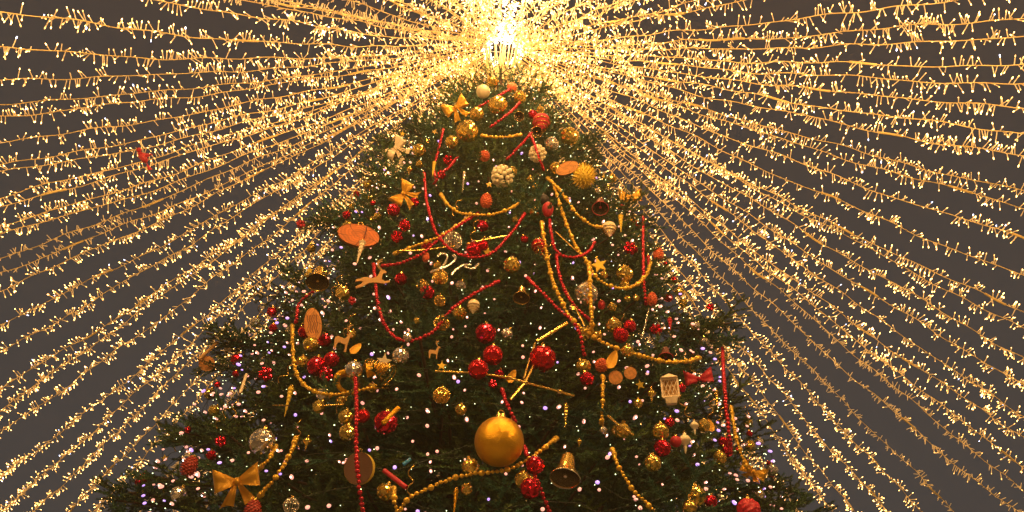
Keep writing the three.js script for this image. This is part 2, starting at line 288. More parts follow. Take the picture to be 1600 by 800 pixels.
treeLights(8.0, 11.6, 800, M.tiny, 0.4, 'string of tiny greenish white points among the upper boughs', { in: -0.25 });

// ---------------------------------------------------------------- ornaments
const sphere = (r, w = 20, h = 14) => new THREE.SphereGeometry(r, w, h);
const jagged = (r, d, j) => { const g = new THREE.IcosahedronGeometry(r, d), p = g.attributes.position, v = V(0, 0, 0); for (let i = 0; i < p.count; i++) { v.fromBufferAttribute(p, i); const k = 1 + j * Math.sin(v.x * 913 / r + v.y * 517 / r + v.z * 341 / r); p.setXYZ(i, v.x * k, v.y * k, v.z * k); } g.computeVertexNormals(); return g; };
const lathe = (pts, n = 20) => new THREE.LatheGeometry(pts.map(([x, y]) => new THREE.Vector2(x, y)), n);
const cap = (r, o, m = M.goldShiny) => {
  part('cap', moved(new THREE.CylinderGeometry(r * 0.2, r * 0.24, r * 0.2, 10), 0, r * 1.05, 0), m, o);
  part('hanger_loop', moved(new THREE.TorusGeometry(r * 0.12, r * 0.025, 5, 12), 0, r * 1.24, 0), m, o);
};
const B = {
  ball(r, o, { m = M.redShiny, squash = 1 }) { part('body', sphere(r, 32, 22).scale(1, squash, 1), m, o); cap(r, o); },
  glitter(r, o, { m = M.redGlit }) { part('body', jagged(r, 4, 0.06), m, o); cap(r, o); },
  half(r, o, { m = M.goldShiny, m2 = M.goldGlit }) {                // upper half smooth, lower half glittering
    part('upper_half', new THREE.SphereGeometry(r, 24, 9, 0, 6.283, 0, 1.5), m, o);
    const g = jagged(r * 1.015, 4, 0.06), p = g.attributes.position; for (let i = 0; i < p.count; i++) p.setY(i, Math.min(p.getY(i), r * 0.06)); g.computeVertexNormals(); part('lower_half', g, m2, o); cap(r, o);
  },
  popcorn(r, o, { m = M.pale, n = 46 }) {
    part('core', sphere(r * 0.72, 14, 10), M.dark, o); const l = [];
    for (let k = 0; k < n; k++) { const y = 1 - 2 * (k + 0.5) / n, a = k * 2.39996, s = Math.sqrt(1 - y * y); l.push(moved(new THREE.IcosahedronGeometry(r * rr(0.2, 0.27), 1), r * 0.82 * s * Math.cos(a), r * 0.82 * y, r * 0.82 * s * Math.sin(a))); }
    part('puff', merge(l), m, o, 'stuff'); cap(r, o);
  },
  fluff(r, o, { m = M.yellow, n = 150 }) {
    part('core', sphere(r * 0.78, 16, 12), m, o); const l = [], q = new THREE.Quaternion();
    for (let k = 0; k < n; k++) { const y = 1 - 2 * (k + 0.5) / n, a = k * 2.39996, s = Math.sqrt(1 - y * y), d = V(s * Math.cos(a), y, s * Math.sin(a)); l.push(new THREE.ConeGeometry(r * 0.085, r * 0.4, 4).applyQuaternion(q.setFromUnitVectors(V(0, 1, 0), d)).translate(d.x * r * 0.86, d.y * r * 0.86, d.z * r * 0.86)); }
    part('tinsel', merge(l), m, o, 'stuff'); cap(r, o);
  },
  wireball(r, o, { m = M.goldShiny, inner }) {
    const l = []; for (let k = 0; k < 9; k++) l.push(new THREE.TorusGeometry(r, r * 0.045, 5, 28).rotateY(k * 0.349)); for (const y of [-0.6, 0, 0.6]) l.push(moved(new THREE.TorusGeometry(r * Math.sqrt(1 - y * y), r * 0.04, 5, 24).rotateX(1.571), 0, r * y, 0));
    part('wire_cage', merge(l), m, o); if (inner) part('inner_ball', jagged(r * 0.75, 3, 0.05), inner, o); cap(r, o);
  },
  bell(r, o, { m = M.goldShiny, m2 }) {
    const prof = [[r * 0.98, -r * 0.72], [r * 1.0, -r * 0.66], [r * 0.82, -r * 0.42], [r * 0.62, -r * 0.1], [r * 0.5, r * 0.35], [r * 0.45, r * 0.75], [r * 0.34, r * 0.92], [r * 0.1, r * 0.98], [r * 0.09, r * 0.94], [r * 0.4, r * 0.7], [r * 0.46, r * 0.34], [r * 0.57, -r * 0.1], [r * 0.77, -r * 0.42], [r * 0.93, -r * 0.68], [r * 0.98, -r * 0.72]];
    part('shell', lathe(prof, 30), m, o); part('rim', moved(new THREE.TorusGeometry(r * 0.985, r * 0.035, 6, 36).rotateX(1.571), 0, -r * 0.7, 0), m2 ?? m, o);
    part('inner_lining', lathe([[r * 0.91, -r * 0.66], [r * 0.74, -r * 0.42], [r * 0.54, -r * 0.1], [r * 0.43, r * 0.34], [r * 0.3, r * 0.6], [0.001, r * 0.66]], 30), M.lining, o); part('clapper', merge([moved(sphere(r * 0.16, 12, 8), 0, -r * 0.5, 0), moved(new THREE.CylinderGeometry(r * 0.03, r * 0.03, r * 1.1, 5), 0, 0.08 * r, 0)]), m2 ?? m, o);
    part('hanger_loop', moved(new THREE.TorusGeometry(r * 0.15, r * 0.04, 6, 14), 0, r * 0.98, 0), m, o);
  },
  cone(r, o, { m = M.coral, len = 1.35 }) {
    part('core', sphere(r * 0.8, 12, 10).scale(1, len, 1), m, o); const l = [];
    for (let k = 0; k < 90; k++) { const y = 0.93 - 1.86 * (k + 0.5) / 90, a = k * 2.39996, s = Math.sqrt(1 - y * y) * (1 - 0.12 * y); l.push(new THREE.IcosahedronGeometry(r * 0.2, 0).scale(1, 0.45, 0.9).rotateZ(-0.5).rotateY(-a).translate(r * 0.84 * s * Math.cos(a), r * len * y * 0.92, r * 0.84 * s * Math.sin(a))); }
    part('scales', merge(l), m, o, 'stuff'); part('cap', moved(new THREE.CylinderGeometry(r * 0.22, r * 0.3, r * 0.2, 8), 0, r * len * 0.96, 0), M.goldShiny, o);
  },
  icicle(r, o, { m = M.goldMatt, len = 5 }) {
    const g = new THREE.CylinderGeometry(r, r * 0.12, r * 2 * len, 7, 30), p = g.attributes.position; for (let i = 0; i < p.count; i++) { const y = p.getY(i), a = y / r * 1.1, k = 1 + 0.2 * Math.sin(y / r * 5), x = p.getX(i) * k, z = p.getZ(i) * k; p.setXYZ(i, x * Math.cos(a) - z * Math.sin(a), y, x * Math.sin(a) + z * Math.cos(a)); } g.computeVertexNormals();
    part('spike', g, m, o); part('hanger_loop', moved(new THREE.TorusGeometry(r * 0.5, r * 0.14, 5, 12), 0, r * (len + 0.4), 0), M.goldShiny, o);
  },
  bow(r, o, { m = M.goldCloth, tails = 1.0 }) {
    const grid = (f, nu, nv) => { const g = new THREE.PlaneGeometry(1, 1, nu, nv), p = g.attributes.position; for (let i = 0; i < p.count; i++) { const v = f(p.getX(i) + 0.5, p.getY(i) * 2); p.setXYZ(i, v[0] * r, v[1] * r, v[2] * r); } g.computeVertexNormals(); return g; };
    for (const s of [-1, 1]) {
      part('loop', grid((u, v) => { const k = Math.sin(Math.PI * u), w = 0.12 + 0.42 * Math.pow(k, 0.8); return [s * (0.05 + 0.95 * Math.pow(k, 0.9)), 0.18 * k + v * w, 0.3 * Math.sin(2 * Math.PI * u) + 0.05 * Math.sin(v * 5 + s) * k + 0.06]; }, 22, 8), m, o);
      part('tail', grid((u, v) => [s * (0.06 + 0.5 * u) + v * (0.08 + 0.24 * u), -0.05 - tails * 1.05 * u + (u > 0.97 ? 0.14 * (1 - Math.abs(v)) : 0), 0.05 + 0.1 * Math.sin(u * 6 + s) + 0.04 * Math.sin(v * 4)], 14, 6), m, o);
    }
    part('knot', jagged(r * 0.17, 2, 0.05).scale(0.9, 1.05, 0.9).translate(0, 0, r * 0.12), m, o);
  },
  slice(r, o, o2) { const { m = M.slice, thick = 0.16, oval = 1, rim = M.sliceRim, mark } = o2;
    part('rim', new THREE.CylinderGeometry(r, r * 0.97, r * thick, 36, 1, true).rotateX(1.571).scale(1, oval, 1), rim, o);
    for (const s of [-1, 1]) part('face', new THREE.CircleGeometry(r * 0.985, 36).scale(s, oval, 1).rotateY(s < 0 ? 0 : 0).translate(0, 0, s * r * thick * 0.5 - s * 0.0008), m.side === THREE.DoubleSide ? m : (m.side = THREE.DoubleSide, m), o);
    if (o2.cord) part('cord', tube([V(r * 0.3, r * oval * 1.15, r * thick * 0.4), V(r * 0.29, r * oval * 0.5, r * thick * 0.5 + 0.006), V(r * 0.28, -r * oval * 0.2, r * thick * 0.5 + 0.005), V(r * 0.28, -r * oval * 0.28, 0)], r * 0.022, 14, 5), M.brown, o);
    if (mark) { const l = []; for (let k = 0; k < 5; k++) l.push(tube([V(-0.5, 0.5 - k * 0.25, 0), V(-0.25, 0.62 - k * 0.25 + rr(-.05, .05), 0), V(0, 0.48 - k * 0.25 + rr(-.05, .05), 0), V(0.25, 0.6 - k * 0.25, 0), V(0.5, 0.5 - k * 0.25, 0)].map(v => v.multiplyScalar(r * 1.0).multiply(V(1.1, oval, 1)).setZ(r * thick * 0.5 + 0.002)), r * 0.018, 18, 4)); part('carved_line', merge(l), M.brown, o); }
    part('hanger_loop', moved(new THREE.TorusGeometry(r * 0.12, r * 0.03, 5, 12), 0, r * oval * 1.08, 0), M.goldShiny, o);
  },
  deer(r, o, { m = M.wood, leap = 1 }) {
    const pts = leap ? [[-1.0, -.05], [-.72, .02], [-.5, .12], [.05, .06], [.3, .2], [.45, .5], [.5, .62], [.62, .66], [.86, .52], [.82, .42], [.64, .42], [.58, .2], [.55, 0], [.78, -.12], [1.06, -.06], [1.05, -.16], [.76, -.26], [.4, -.22], [0, -.2], [-.25, -.26], [-.62, -.5], [-.98, -.62], [-1.02, -.52], [-.68, -.34], [-.55, -.18], [-.75, -.12], [-1.05, -.2]]
      : [[-.6, .1], [-.45, .2], [.1, .16], [.25, .3], [.34, .6], [.44, .74], [.7, .62], [.68, .52], [.52, .5], [.45, .1], [.44, -.2], [.46, -.85], [.36, -.85], [.3, -.25], [-.3, -.22], [-.4, -.5], [-.4, -.85], [-.5, -.85], [-.56, -.4], [-.62, -.1]];
    const sh = new THREE.Shape(pts.map(([x, y]) => new THREE.Vector2(x * r, y * r)));
    part('body', new THREE.ExtrudeGeometry(sh, { depth: r * 0.1, bevelEnabled: true, bevelSize: r * 0.015, bevelThickness: r * 0.015, bevelSegments: 1 }), m, o);
    const l = [], hx = leap ? .55 : .42, hy = leap ? .64 : .72;
    for (const s of [-1, 1]) { const z = 0.05 + s * 0.1; l.push(tube([V(hx, hy, z), V(hx - .2, hy + .25, z + s * .06), V(hx - .15, hy + .55, z + s * .08), V(hx + .05, hy + .68, z + s * .06)].map(v => v.multiplyScalar(r)), r * 0.03, 12, 5)); for (const [a, b] of [[-.2, .25], [-.18, .45]]) l.push(tube([V(hx + a, hy + b, z + s * .06), V(hx + a - .12, hy + b + .2, z + s * .1)].map(v => v.multiplyScalar(r)), r * 0.024, 4, 4)); }
    part('antlers', merge(l), m, o);
  },
  star(r, o, { m = M.yellow, n = 5, k = 0.42 }) {
    const pts = []; for (let i = 0; i < n * 2; i++) { const a = i / (n * 2) * 6.283 + 1.571, q = i % 2 ? r * k : r; pts.push(new THREE.Vector2(q * Math.cos(a), q * Math.sin(a))); }
    const g = new THREE.ExtrudeGeometry(new THREE.Shape(pts), { depth: r * 0.12, bevelEnabled: true, bevelSize: r * 0.05, bevelThickness: r * 0.12, bevelSegments: 2 });
    part('body', g, m, o); part('hanger_loop', moved(new THREE.TorusGeometry(r * 0.1, r * 0.03, 5, 10), 0, r * 1.12, 0), M.goldShiny, o);
  },
  berries(r, o, { m = M.redGlit, n = 12 }) {
    for (let k = 0; k < n; k++) { const y = 1 - 2 * (k + 0.5) / n, a = k * 2.39996, s = Math.sqrt(1 - y * y), q = rr(0.25, 0.36); part('berry', moved(jagged(r * q, 2, 0.03), r * 0.66 * s * Math.cos(a), r * 0.66 * y, r * 0.66 * s * Math.sin(a)), m, o); }
    part('stem', moved(new THREE.CylinderGeometry(r * 0.05, r * 0.05, r * 1.2, 5), 0, r * 0.6, 0), M.limb, o);
  },
  drop(r, o, { m = M.pale, len = 1.5, swirl }) {
    part('body', lathe([[0.001, -r * len], [r * 0.18, -r * len * 0.8], [r * 0.75, -r * len * 0.3], [r, r * 0.1], [r * 0.85, r * 0.6], [r * 0.45, r * 0.98], [0.001, r * 1.1]], 24), m, o);
    const l = []; for (let k = 0; k < (swirl ?? 5); k++) { const y = -0.9 + k * 0.42; l.push(moved(new THREE.TorusGeometry(r * (1.02 - Math.abs(y) * 0.42), r * 0.05, 5, 22).rotateX(1.571), 0, r * y, 0)); } part('band', merge(l), M.goldShiny, o); cap(r, o);
  },
  lantern(r, o, { m = M.cream }) {
    const w = r * 0.52, h = r * 0.62, bar = (x0, y0, x1, y1, z, t) => { const L = Math.hypot(x1 - x0, y1 - y0); return new THREE.BoxGeometry(L, t, t).rotateZ(Math.atan2(y1 - y0, x1 - x0)).translate((x0 + x1) / 2, (y0 + y1) / 2, z); };
    part('back_panel', moved(new THREE.BoxGeometry(w * 2, h * 2, r * 0.05), 0, 0, -r * 0.3), M.wood, o);
    part('frame', merge([bar(-w, -h, -w, h, 0, r * 0.12), bar(w, -h, w, h, 0, r * 0.12), bar(-w, h, w, h, 0.002, r * 0.13), bar(-w, -h, w, -h, 0.002, r * 0.13)]), m, o);
    const l = []; for (const k of [-1, -.5, 0, .5, 1]) { const c = (a) => Math.max(-1, Math.min(1, a)); for (const s of [-1, 1]) { const x0 = c(k - 0.5), x1 = c(k + 0.5); l.push(bar(s * w * x0, -h + 2 * h * Math.max(0, (x0 - k + .5)), s * w * x1, -h + 2 * h * Math.min(1, (x1 - k + .5)), s * 0.003, r * 0.035)); } } part('lattice', merge(l), m, o);
    part('base', new THREE.CylinderGeometry(w * 1.0, w * 0.75, r * 0.42, 4).rotateY(0.785).scale(1.15, 1, 0.8).translate(0, -h - r * 0.24, -r * 0.12), m, o); part('roof', new THREE.ConeGeometry(w * 1.5, r * 0.4, 4).rotateY(0.785).scale(1, 1, 0.7).translate(0, h + r * 0.24, -r * 0.12), m, o);
  },
  finial(r, o, { m = M.goldGlit }) {
    part('body', lathe([[0.001, -r * 2.2], [r * 0.12, -r * 2], [r * 0.3, -r * 1.1], [r * 0.2, -r * 0.9], [r * 0.8, -r * 0.3], [r, r * 0.1], [r * 0.7, r * 0.6], [r * 0.25, r * 0.85], [r * 0.3, r * 1.1], [0.001, r * 1.3]], 18), m, o);
    part('hanger_loop', moved(new THREE.TorusGeometry(r * 0.16, r * 0.05, 5, 12), 0, r * 1.42, 0), M.goldShiny, o);
  },
  shell(r, o, { m = M.goldShiny }) {                              // a bent trumpet of wire turns
    const l = []; for (let k = 0; k < 9; k++) { const u = k / 8, q = r * (0.28 + 0.34 * u); l.push(new THREE.TorusGeometry(q, r * 0.035, 5, 26).rotateY(1.2).rotateZ(-0.5).translate(-r * 0.75 + r * 1.5 * u, r * 0.3 - r * 0.5 * u, 0)); } part('wire_turn', merge(l), m, o);
    part('core', new THREE.CylinderGeometry(r * 0.48, r * 0.16, r * 1.5, 16, 1, true).rotateZ(1.9).translate(0, 0.05 * r, 0), M.goldMatt.clone(), o).material.side = THREE.DoubleSide;
  },
  crescent(r, o) {
    part('horn', new THREE.TorusGeometry(r * 0.86, r * 0.2, 10, 36, 3.9).scale(0.85, 1.15, 0.9).rotateZ(1.3), M.goldMatt, o);
    part('inner_wall', new THREE.CylinderGeometry(r * 0.8, r * 0.5, r * 0.5, 28, 1, true, 0, 3.9).rotateX(1.571).scale(0.85, 1.15, 1).translate(0, 0, -r * 0.2).rotateZ(1.3), M.crescentWood, o);
    part('hanger_loop', moved(new THREE.TorusGeometry(r * 0.1, r * 0.03, 5, 12), 0, r * 1.1, 0), M.goldShiny, o);
  },
  leaf(r, o, { m = M.goldCloth }) {
    const g = new THREE.PlaneGeometry(1, 2, 6, 12), p = g.attributes.position; for (let i = 0; i < p.count; i++) { const y = p.getY(i), w = 0.5 * Math.sqrt(Math.max(0, 1 - y * y)) * (1 - 0.3 * y); p.setXYZ(i, p.getX(i) * 2 * w * r, y * r, 0.25 * r * Math.abs(p.getX(i)) * 2 * w + 0.12 * r * y * y); } g.computeVertexNormals();
    part('blade', g, m, o); part('stalk', moved(new THREE.CylinderGeometry(r * 0.03, r * 0.04, r * 2.3, 5), 0, 0.15 * r, -0.01), M.goldShiny, o);
  },
  bird(r, o, { m = M.redMatt }) {
    part('body', sphere(r * 0.36, 16, 10).scale(1.7, 0.9, 0.85).rotateZ(-0.6), m, o); part('head', moved(sphere(r * 0.24, 12, 9), -r * 0.55, r * 0.55, 0), m, o);
    part('tail', new THREE.ConeGeometry(r * 0.26, r * 0.8, 5).scale(1, 1, 0.35).rotateZ(0.75).translate(r * 0.7, -r * 0.6, 0), m, o);
    for (const s of [-1, 1]) part('wing', new THREE.ConeGeometry(r * 0.3, r * 0.95, 5).scale(1, 1, 0.22).rotateZ(-0.9).rotateX(s * 0.6).translate(r * 0.3, r * 0.3, s * r * 0.34), m, o);
    part('beak', new THREE.ConeGeometry(r * 0.08, r * 0.24, 5).rotateZ(1.2).translate(-r * 0.82, r * 0.62, 0), M.goldMatt, o);
  },
};
function hang(kind, name, cat, px, py, size, label, o = {}) {
  const p = o.p ?? at(px, py, o.out ?? 0.1), t = thing(name, label, cat, p, o.group);
  B[kind](metres(size, p), t, o); pose(t, kind === 'bell' ? { tilt: -0.33, ...o } : o); if (kind === 'bell') t.scale.y = 1.18; return t;
}
const H = hang, G = (kind, name, cat, list) => list.forEach(([x, y, s, label, o]) => hang(kind, name, cat, x, y, s, label, o));

// the largest ball
hang('ball', 'bauble', 'bauble', 780, 690, 39, 'largest bauble, matte gold, hanging above the long gold bead swag', { m: M.goldMatt, out: 0.3 });
G('ball', 'bauble', 'bauble', [
  [770, 555, 16, 'smooth shiny red bauble, upper of a touching pair', { m: M.redShiny, out: 0.16 }],
  [747, 577, 16, 'shiny red bauble, lower of a touching pair', { m: M.redShiny, out: 0.16 }],
  [849, 312, 9, 'small dark bauble beside the red garland knot', { m: M.dark }],
  [755, 143, 11, 'pale cream bauble just under the tree top cords', { m: M.pale }],
  [800, 137, 8, 'small coral bauble at the top end of a red bead strand', { m: M.coral }],
  [567, 650, 11, 'small red bauble beside the gold glitter pair', { m: M.redShiny }],
  [1056, 690, 9, 'small dark red bauble hanging near the stack of three', { m: M.redMatt }],
  [856, 327, 9, 'small red bauble under the dark bauble', { m: M.redMatt, squash: 1.5 }],
  [1078, 793, 12, 'gold bauble cut off by the bottom edge near the glitter ball', { m: M.goldShiny }],
]);
G('glitter', 'glitter_bauble', 'bauble', [
  [759, 521, 16, 'red glitter bauble above the shiny red pair', { out: 0.15 }],
  [848, 560, 20, 'large red glitter bauble beside the bent gold rods', { out: 0.17, m: M.redShiny }],
  [668, 457, 11, 'red glitter bauble among gold wire balls', {}],
  [970, 524, 12, 'red glitter bauble under a half gold bauble', {}],
  [603, 660, 18, 'dark red glitter bauble with a gold stick across it', { out: 0.14 }],
  [836, 727, 14, 'red glitter bauble just below the end of the large gold ball', { out: 0.2 }],
  [829, 763, 16, 'red glitter bauble touching a gold one near the bottom edge', { out: 0.2 }],
  [1035, 700, 13, 'red glitter bauble, middle of a stack of three', { out: 0.15 }],
  [495, 572, 15, 'red glitter bauble under the gold disco ball', {}],
  [518, 562, 12, 'red glitter bauble, upper one beside the gold antlers', {}],
  [476, 518, 10, 'red glitter bauble behind the carved wood plaque', {}],
  [615, 328, 10, 'red glitter bauble under the upright gold bow', {}],
  [800, 414, 13, 'gold glitter bauble under the long red swag', { m: M.goldGlit }],
  [976, 428, 13, 'gold glitter bauble over the curve of a gold bead swag', { m: M.goldGlit }],
  [486, 538, 12, 'gold mirror bauble below the carved wood plaque', { m: M.goldGlit }],
  [817, 750, 13, 'gold glitter bauble beside two red glitter baubles', { m: M.goldGlit, out: 0.18 }],
  [1087, 775, 16, 'gold glitter bauble near the bottom edge, away from others', { m: M.goldGlit }],
  [410, 690, 20, 'pale gold glitter bauble left of the gold tinsel strand', { m: M.silverGlit, out: 0.14 }],
  [543, 676, 13, 'gold glitter bauble, lower of a pair on the red strand', { m: M.goldGlit }],
  [541, 652, 12, 'gold glitter bauble, upper of a pair on the red strand', { m: M.goldGlit }],
  [730, 205, 17, 'yellow glitter bauble over a yellow bead strand', { m: M.goldGlit }],
  [778, 165, 15, 'yellow glitter bauble between the two red strands at the top', { m: M.goldGlit }],
  [890, 213, 14, 'yellow glitter bauble near the bright edge of the top', { m: M.goldGlit }],
  [553, 578, 14, 'pale glitter bauble on top of the gold crescent', { m: M.silverGlit, out: 0.22 }],
  [916, 459, 18, 'pale cream net bauble crossed by a gold bead strand', { m: M.silverGlit }],
  [626, 556, 13, 'dark silver glitter bauble beside the gold wire shell', { m: M.silverGlit }],
  [637, 527, 7, 'tiny pale glitter bauble at the lowest point of a red swag', { m: M.silverGlit, out: 0.2 }],
  [1100, 665, 10, 'gold glitter bauble beside the candle ornament', { m: M.goldGlit }],
  [720, 640, 9, 'small gold mirror bauble in the dark boughs', { m: M.goldGlit }],
  [1125, 715, 10, 'yellow glitter bauble near the lower edge of the tree', { m: M.goldGlit }],
  [1170, 797, 18, 'dark maroon bauble cut by the bottom edge', { m: M.redMatt }],
]);
G('glitter', 'glitter_bauble', 'bauble', [
  [745, 178, 11, 'yellow glitter bauble beside the topmost yellow bow', { m: M.goldGlit }],
  [812, 152, 10, 'yellow glitter bauble beside the coral bauble at the top', { m: M.goldGlit }],
  [862, 225, 11, 'pale gold glitter bauble near the bright right slope', { m: M.silverGlit }],
  [706, 222, 10, 'gold glitter bauble on the upper left slope', { m: M.goldGlit }],
  [770, 128, 9, 'gold glitter bauble highest on the tree, under the cords', { m: M.goldGlit }],
  [655, 235, 10, 'gold glitter bauble beside the beige ribbon bow', { m: M.goldGlit }],
  [800, 268, 8, 'gold glitter bauble right of the white puffed ball', { m: M.goldGlit }],
  [868, 262, 9, 'gold glitter bauble left of the oval wood slice', { m: M.goldGlit }],
]);
G('half', 'half_glitter_bauble', 'bauble', [
  [1032, 674, 13, 'half smooth gold bauble, top of a stack of three', { out: 0.15 }],
  [1020, 723, 13, 'half smooth gold bauble, bottom of a stack of three', { out: 0.15 }],
  [959, 508, 12, 'half smooth gold bauble above a red glitter one', {}],
  [980, 549, 10, 'gold bauble at a bend of the long gold garland', { out: 0.16 }],
]);
G('popcorn', 'puff_ball', 'ornament', [
  [785, 275, 18, 'white puffed ball in the upper middle', { out: 0.14 }],
  [840, 240, 14, 'pale puffed ball behind a red bead strand', {}],
]);
G('fluff', 'tinsel_ball', 'ornament', [
  [912, 275, 21, 'large yellow tinsel ball on the right edge of the upper tree', { out: 0.12 }],
  [740, 390, 14, 'red tinsel ball, larger one on the long red swag', { m: M.redGlit, out: 0.16 }],
  [755, 383, 9, 'red tinsel ball, smaller one on the long red swag', { m: M.redGlit, out: 0.2 }],
  [632, 352, 10, 'red tinsel ball beside a red berry cluster', { m: M.redGlit }],
]);
G('berries', 'berry_cluster', 'ornament', [
  [620, 370, 11, 'red berry cluster beside the wood disc', {}],
  [510, 585, 13, 'red berry cluster over the gold crescent', {}],
  [415, 585, 13, 'red berry cluster on the outer left boughs', {}],
  [985, 388, 12, 'red berry cluster on the right under the yellow icicle', {}],
  [1025, 515, 11, 'red berry cluster below the coral pine cone', {}],
  [345, 690, 10, 'red berry cluster above the red pine cone', {}],
  [470, 350, 8, 'dark red berries on the left edge above the wood disc', { m: M.redMatt }],
  [690, 272, 8, 'red berries beside the top of the red swag', {}],
  [770, 600, 8, 'red berries below the shiny red pair', {}],
  [1110, 480, 7, 'small red berries near the right edge twigs', {}],
  [550, 470, 7, 'small red berries under the leaping deer', { m: M.redMatt }],
  [700, 250, 9, 'red berries in the upper left boughs', {}],
]);
G('wireball', 'wire_ball', 'ornament', [
  [687, 470, 9, 'gold wire ball beside the red glitter bauble', {}],
  [660, 446, 9, 'gold wire ball above the red glitter bauble', {}],
  [688, 433, 12, 'gold wire cage ball under the silver scrolls', { inner: M.goldGlit }],
  [690, 618, 13, 'gold wire ball with gold beads, left of the big gold ball', { inner: M.goldGlit }],
  [708, 376, 14, 'pale green wire ball behind the red swag', { m: M.silver }],
  [690, 505, 12, 'gold wire ball against the dark hollow', {}],
  [455, 790, 12, 'thin wire ring ball at the bottom edge', { m: M.silver }],
]);
G('bell', 'bell', 'bell', [
  [885, 732, 24, 'large silver and gold bell beside the big gold ball', { m: M.goldShiny, m2: M.silver, out: 0.2, roll: -0.1 }],
  [498, 432, 18, 'gold bell with dark mouth on the left of the tree', { out: 0.18 }],
  [815, 459, 13, 'thin gold bell in the dark centre', { out: 0.14 }],
  [839, 204, 9, 'small gold bell on the red strand near the top', { out: 0.16, tilt: -0.5 }],
  [811, 180, 8, 'tiny gold bell under the topmost red strand', { out: 0.14, tilt: -0.5 }],
  [938, 320, 13, 'reddish brown bell on the right edge', { m: M.brown, m2: M.redMatt }],
  [1040, 553, 12, 'dark red bell above the lantern', { m: M.brown, m2: M.redMatt }],
]);
G('cone', 'pine_cone', 'pine cone', [
  [760, 313, 10, 'coral pine cone hanging by a red ribbon in the upper middle', { out: 0.16 }],
  [1029, 397, 9, 'coral pine cone on the right edge, upper one', {}],
  [1019, 467, 9, 'coral pine cone on the right, lower one', {}],
  [296, 728, 13, 'dark red pine cone on the far left boughs', { m: M.redCone, roll: -0.2 }],
  [395, 798, 14, 'red pine cone at the bottom edge under the gold bow', { m: M.redCone }],
  [757, 243, 9, 'round coral cone under the yellow strand at the top', { len: 1.0 }],
  [940, 476, 6, 'small red cone beside the net bauble', { m: M.redMatt }],
  [940, 570, 11, 'coral cone beside the gold leaf', { len: 1.0 }],
  [666, 402, 6, 'small coral cone under the gold rod', { len: 1.5 }],
]);
G('drop', 'drop_ornament', 'ornament', [
  [952, 357, 11, 'cream drop ornament at the end of the gold swag', { m: M.cream, out: 0.14 }],
  [842, 385, 12, 'red drop ornament with gold lines beside the gold strand', { m: M.redShiny, roll: 0.25, out: 0.13 }],
  [740, 478, 10, 'pale gold ribbed drop at the end of a red strand', { m: M.pale }],
  [846, 191, 14, 'red knitted drop near the bright top', { m: M.redKnit, len: 1.2 }],
]);
G('icicle', 'icicle', 'icicle', [
  [562, 395, 5, 'cream icicle hanging in front of the wood disc', { m: M.cream, len: 4.2, out: 0.3, roll: -0.06 }],
  [450, 628, 5, 'yellow icicle beside the left gold garland', { m: M.yellow, len: 5 }],
  [970, 350, 4, 'yellow icicle under the yellow bow', { m: M.yellow, len: 4 }],
  [677, 266, 3, 'thin yellow icicle left of the white puffed ball', { m: M.yellow, len: 5.5 }],
  [724, 285, 2.5, 'very thin silver icicle in the upper middle', { m: M.silver, len: 8 }],
  [711, 785, 4, 'olive icicle at the bottom edge under the gold swag', { m: M.goldMatt, len: 5 }],
  [884, 650, 4, 'twisted gold icicle right of the big gold ball', { m: M.goldGlit, len: 4.6 }],
  [1120, 625, 3.5, 'twisted gold icicle left of the red strand', { m: M.goldGlit, len: 4.5 }],
  [1047, 507, 4, 'small red icicle at the right', { m: M.redMatt, len: 2.6 }],
  [1013, 410, 3, 'dark red icicle by the right red strand', { m: M.redMatt, len: 4 }],
]);
G('bow', 'ribbon_bow', 'bow', [
  [370, 752, 34, 'large gold ribbon bow on the lower left boughs', { tilt: 0.35, roll: 0.35, out: 0.22 }],
  [630, 303, 21, 'gold ribbon bow standing upright beside a red bauble', { tilt: 0.3, roll: 1.2, out: 0.14 }],
  [712, 168, 20, 'yellow ribbon bow near the top of the tree', { tilt: 0.4, roll: 0.7 }],
  [618, 232, 20, 'beige ribbon bow on the upper left edge', { m: M.cream.clone(), tilt: 0.3, roll: 1.1 }],
  [985, 308, 18, 'yellow ribbon bow on the right edge', { tilt: 0.3, tails: 0.4 }],
  [1092, 592, 22, 'dark red ribbon bow beside the lantern', { m: M.redMatt.clone(), tilt: 0.3, tails: 0.25, roll: 0.1 }],
  [1177, 737, 20, 'yellow ribbon bow on the right edge near the bottom', { tilt: 0.4, roll: -0.5, tails: 0.6 }],
]);
G('slice', 'wood_slice', 'wood slice', [
  [560, 369, 33, 'large orange wood disc lying crosswise on the left', { tilt: 0.2, oval: 0.56, thick: 0.3, out: 0.22, m: M.orange, cord: 1 }],
  [886, 263, 19, 'oval wood slice beside the large yellow tinsel ball', { tilt: 0.3, oval: 0.55, roll: 0.45, out: 0.25 }],
  [489, 507, 27, 'oval wood plaque with carved writing on the left', { tilt: 0.2, oval: 0.5, roll: 1.85, mark: 1, out: 0.2 }],
  [562, 732, 25, 'round wood slice with yellow rim crossed by a red strand', { tilt: 0.3, yaw: -0.5, rim: M.yellowRim, thick: 0.4, out: 0.12, m: M.darkWood }],
  [985, 583, 10, 'small pale wood slice under the gold leaf', { tilt: 0.3 }],
  [962, 590, 11, 'yellowish wood slice partly behind a pale one', { tilt: 0.3, rim: M.yellowRim }],
  [323, 568, 12, 'brown wood slice on the far left boughs', { tilt: 0.3 }],
]);
G('deer', 'deer_ornament', 'deer ornament', [
  [582, 437, 25, 'leaping gold deer figure over the red swag', { tilt: 0.2, roll: 0.15, out: 0.2 }],
  [535, 532, 20, 'gold deer figure with antlers in the left middle', { tilt: 0.2, leap: 0, yaw: 0.3, out: 0.12 }],
  [678, 550, 13, 'small gold deer figure under the red swag', { tilt: 0.2, leap: 0 }],
]);
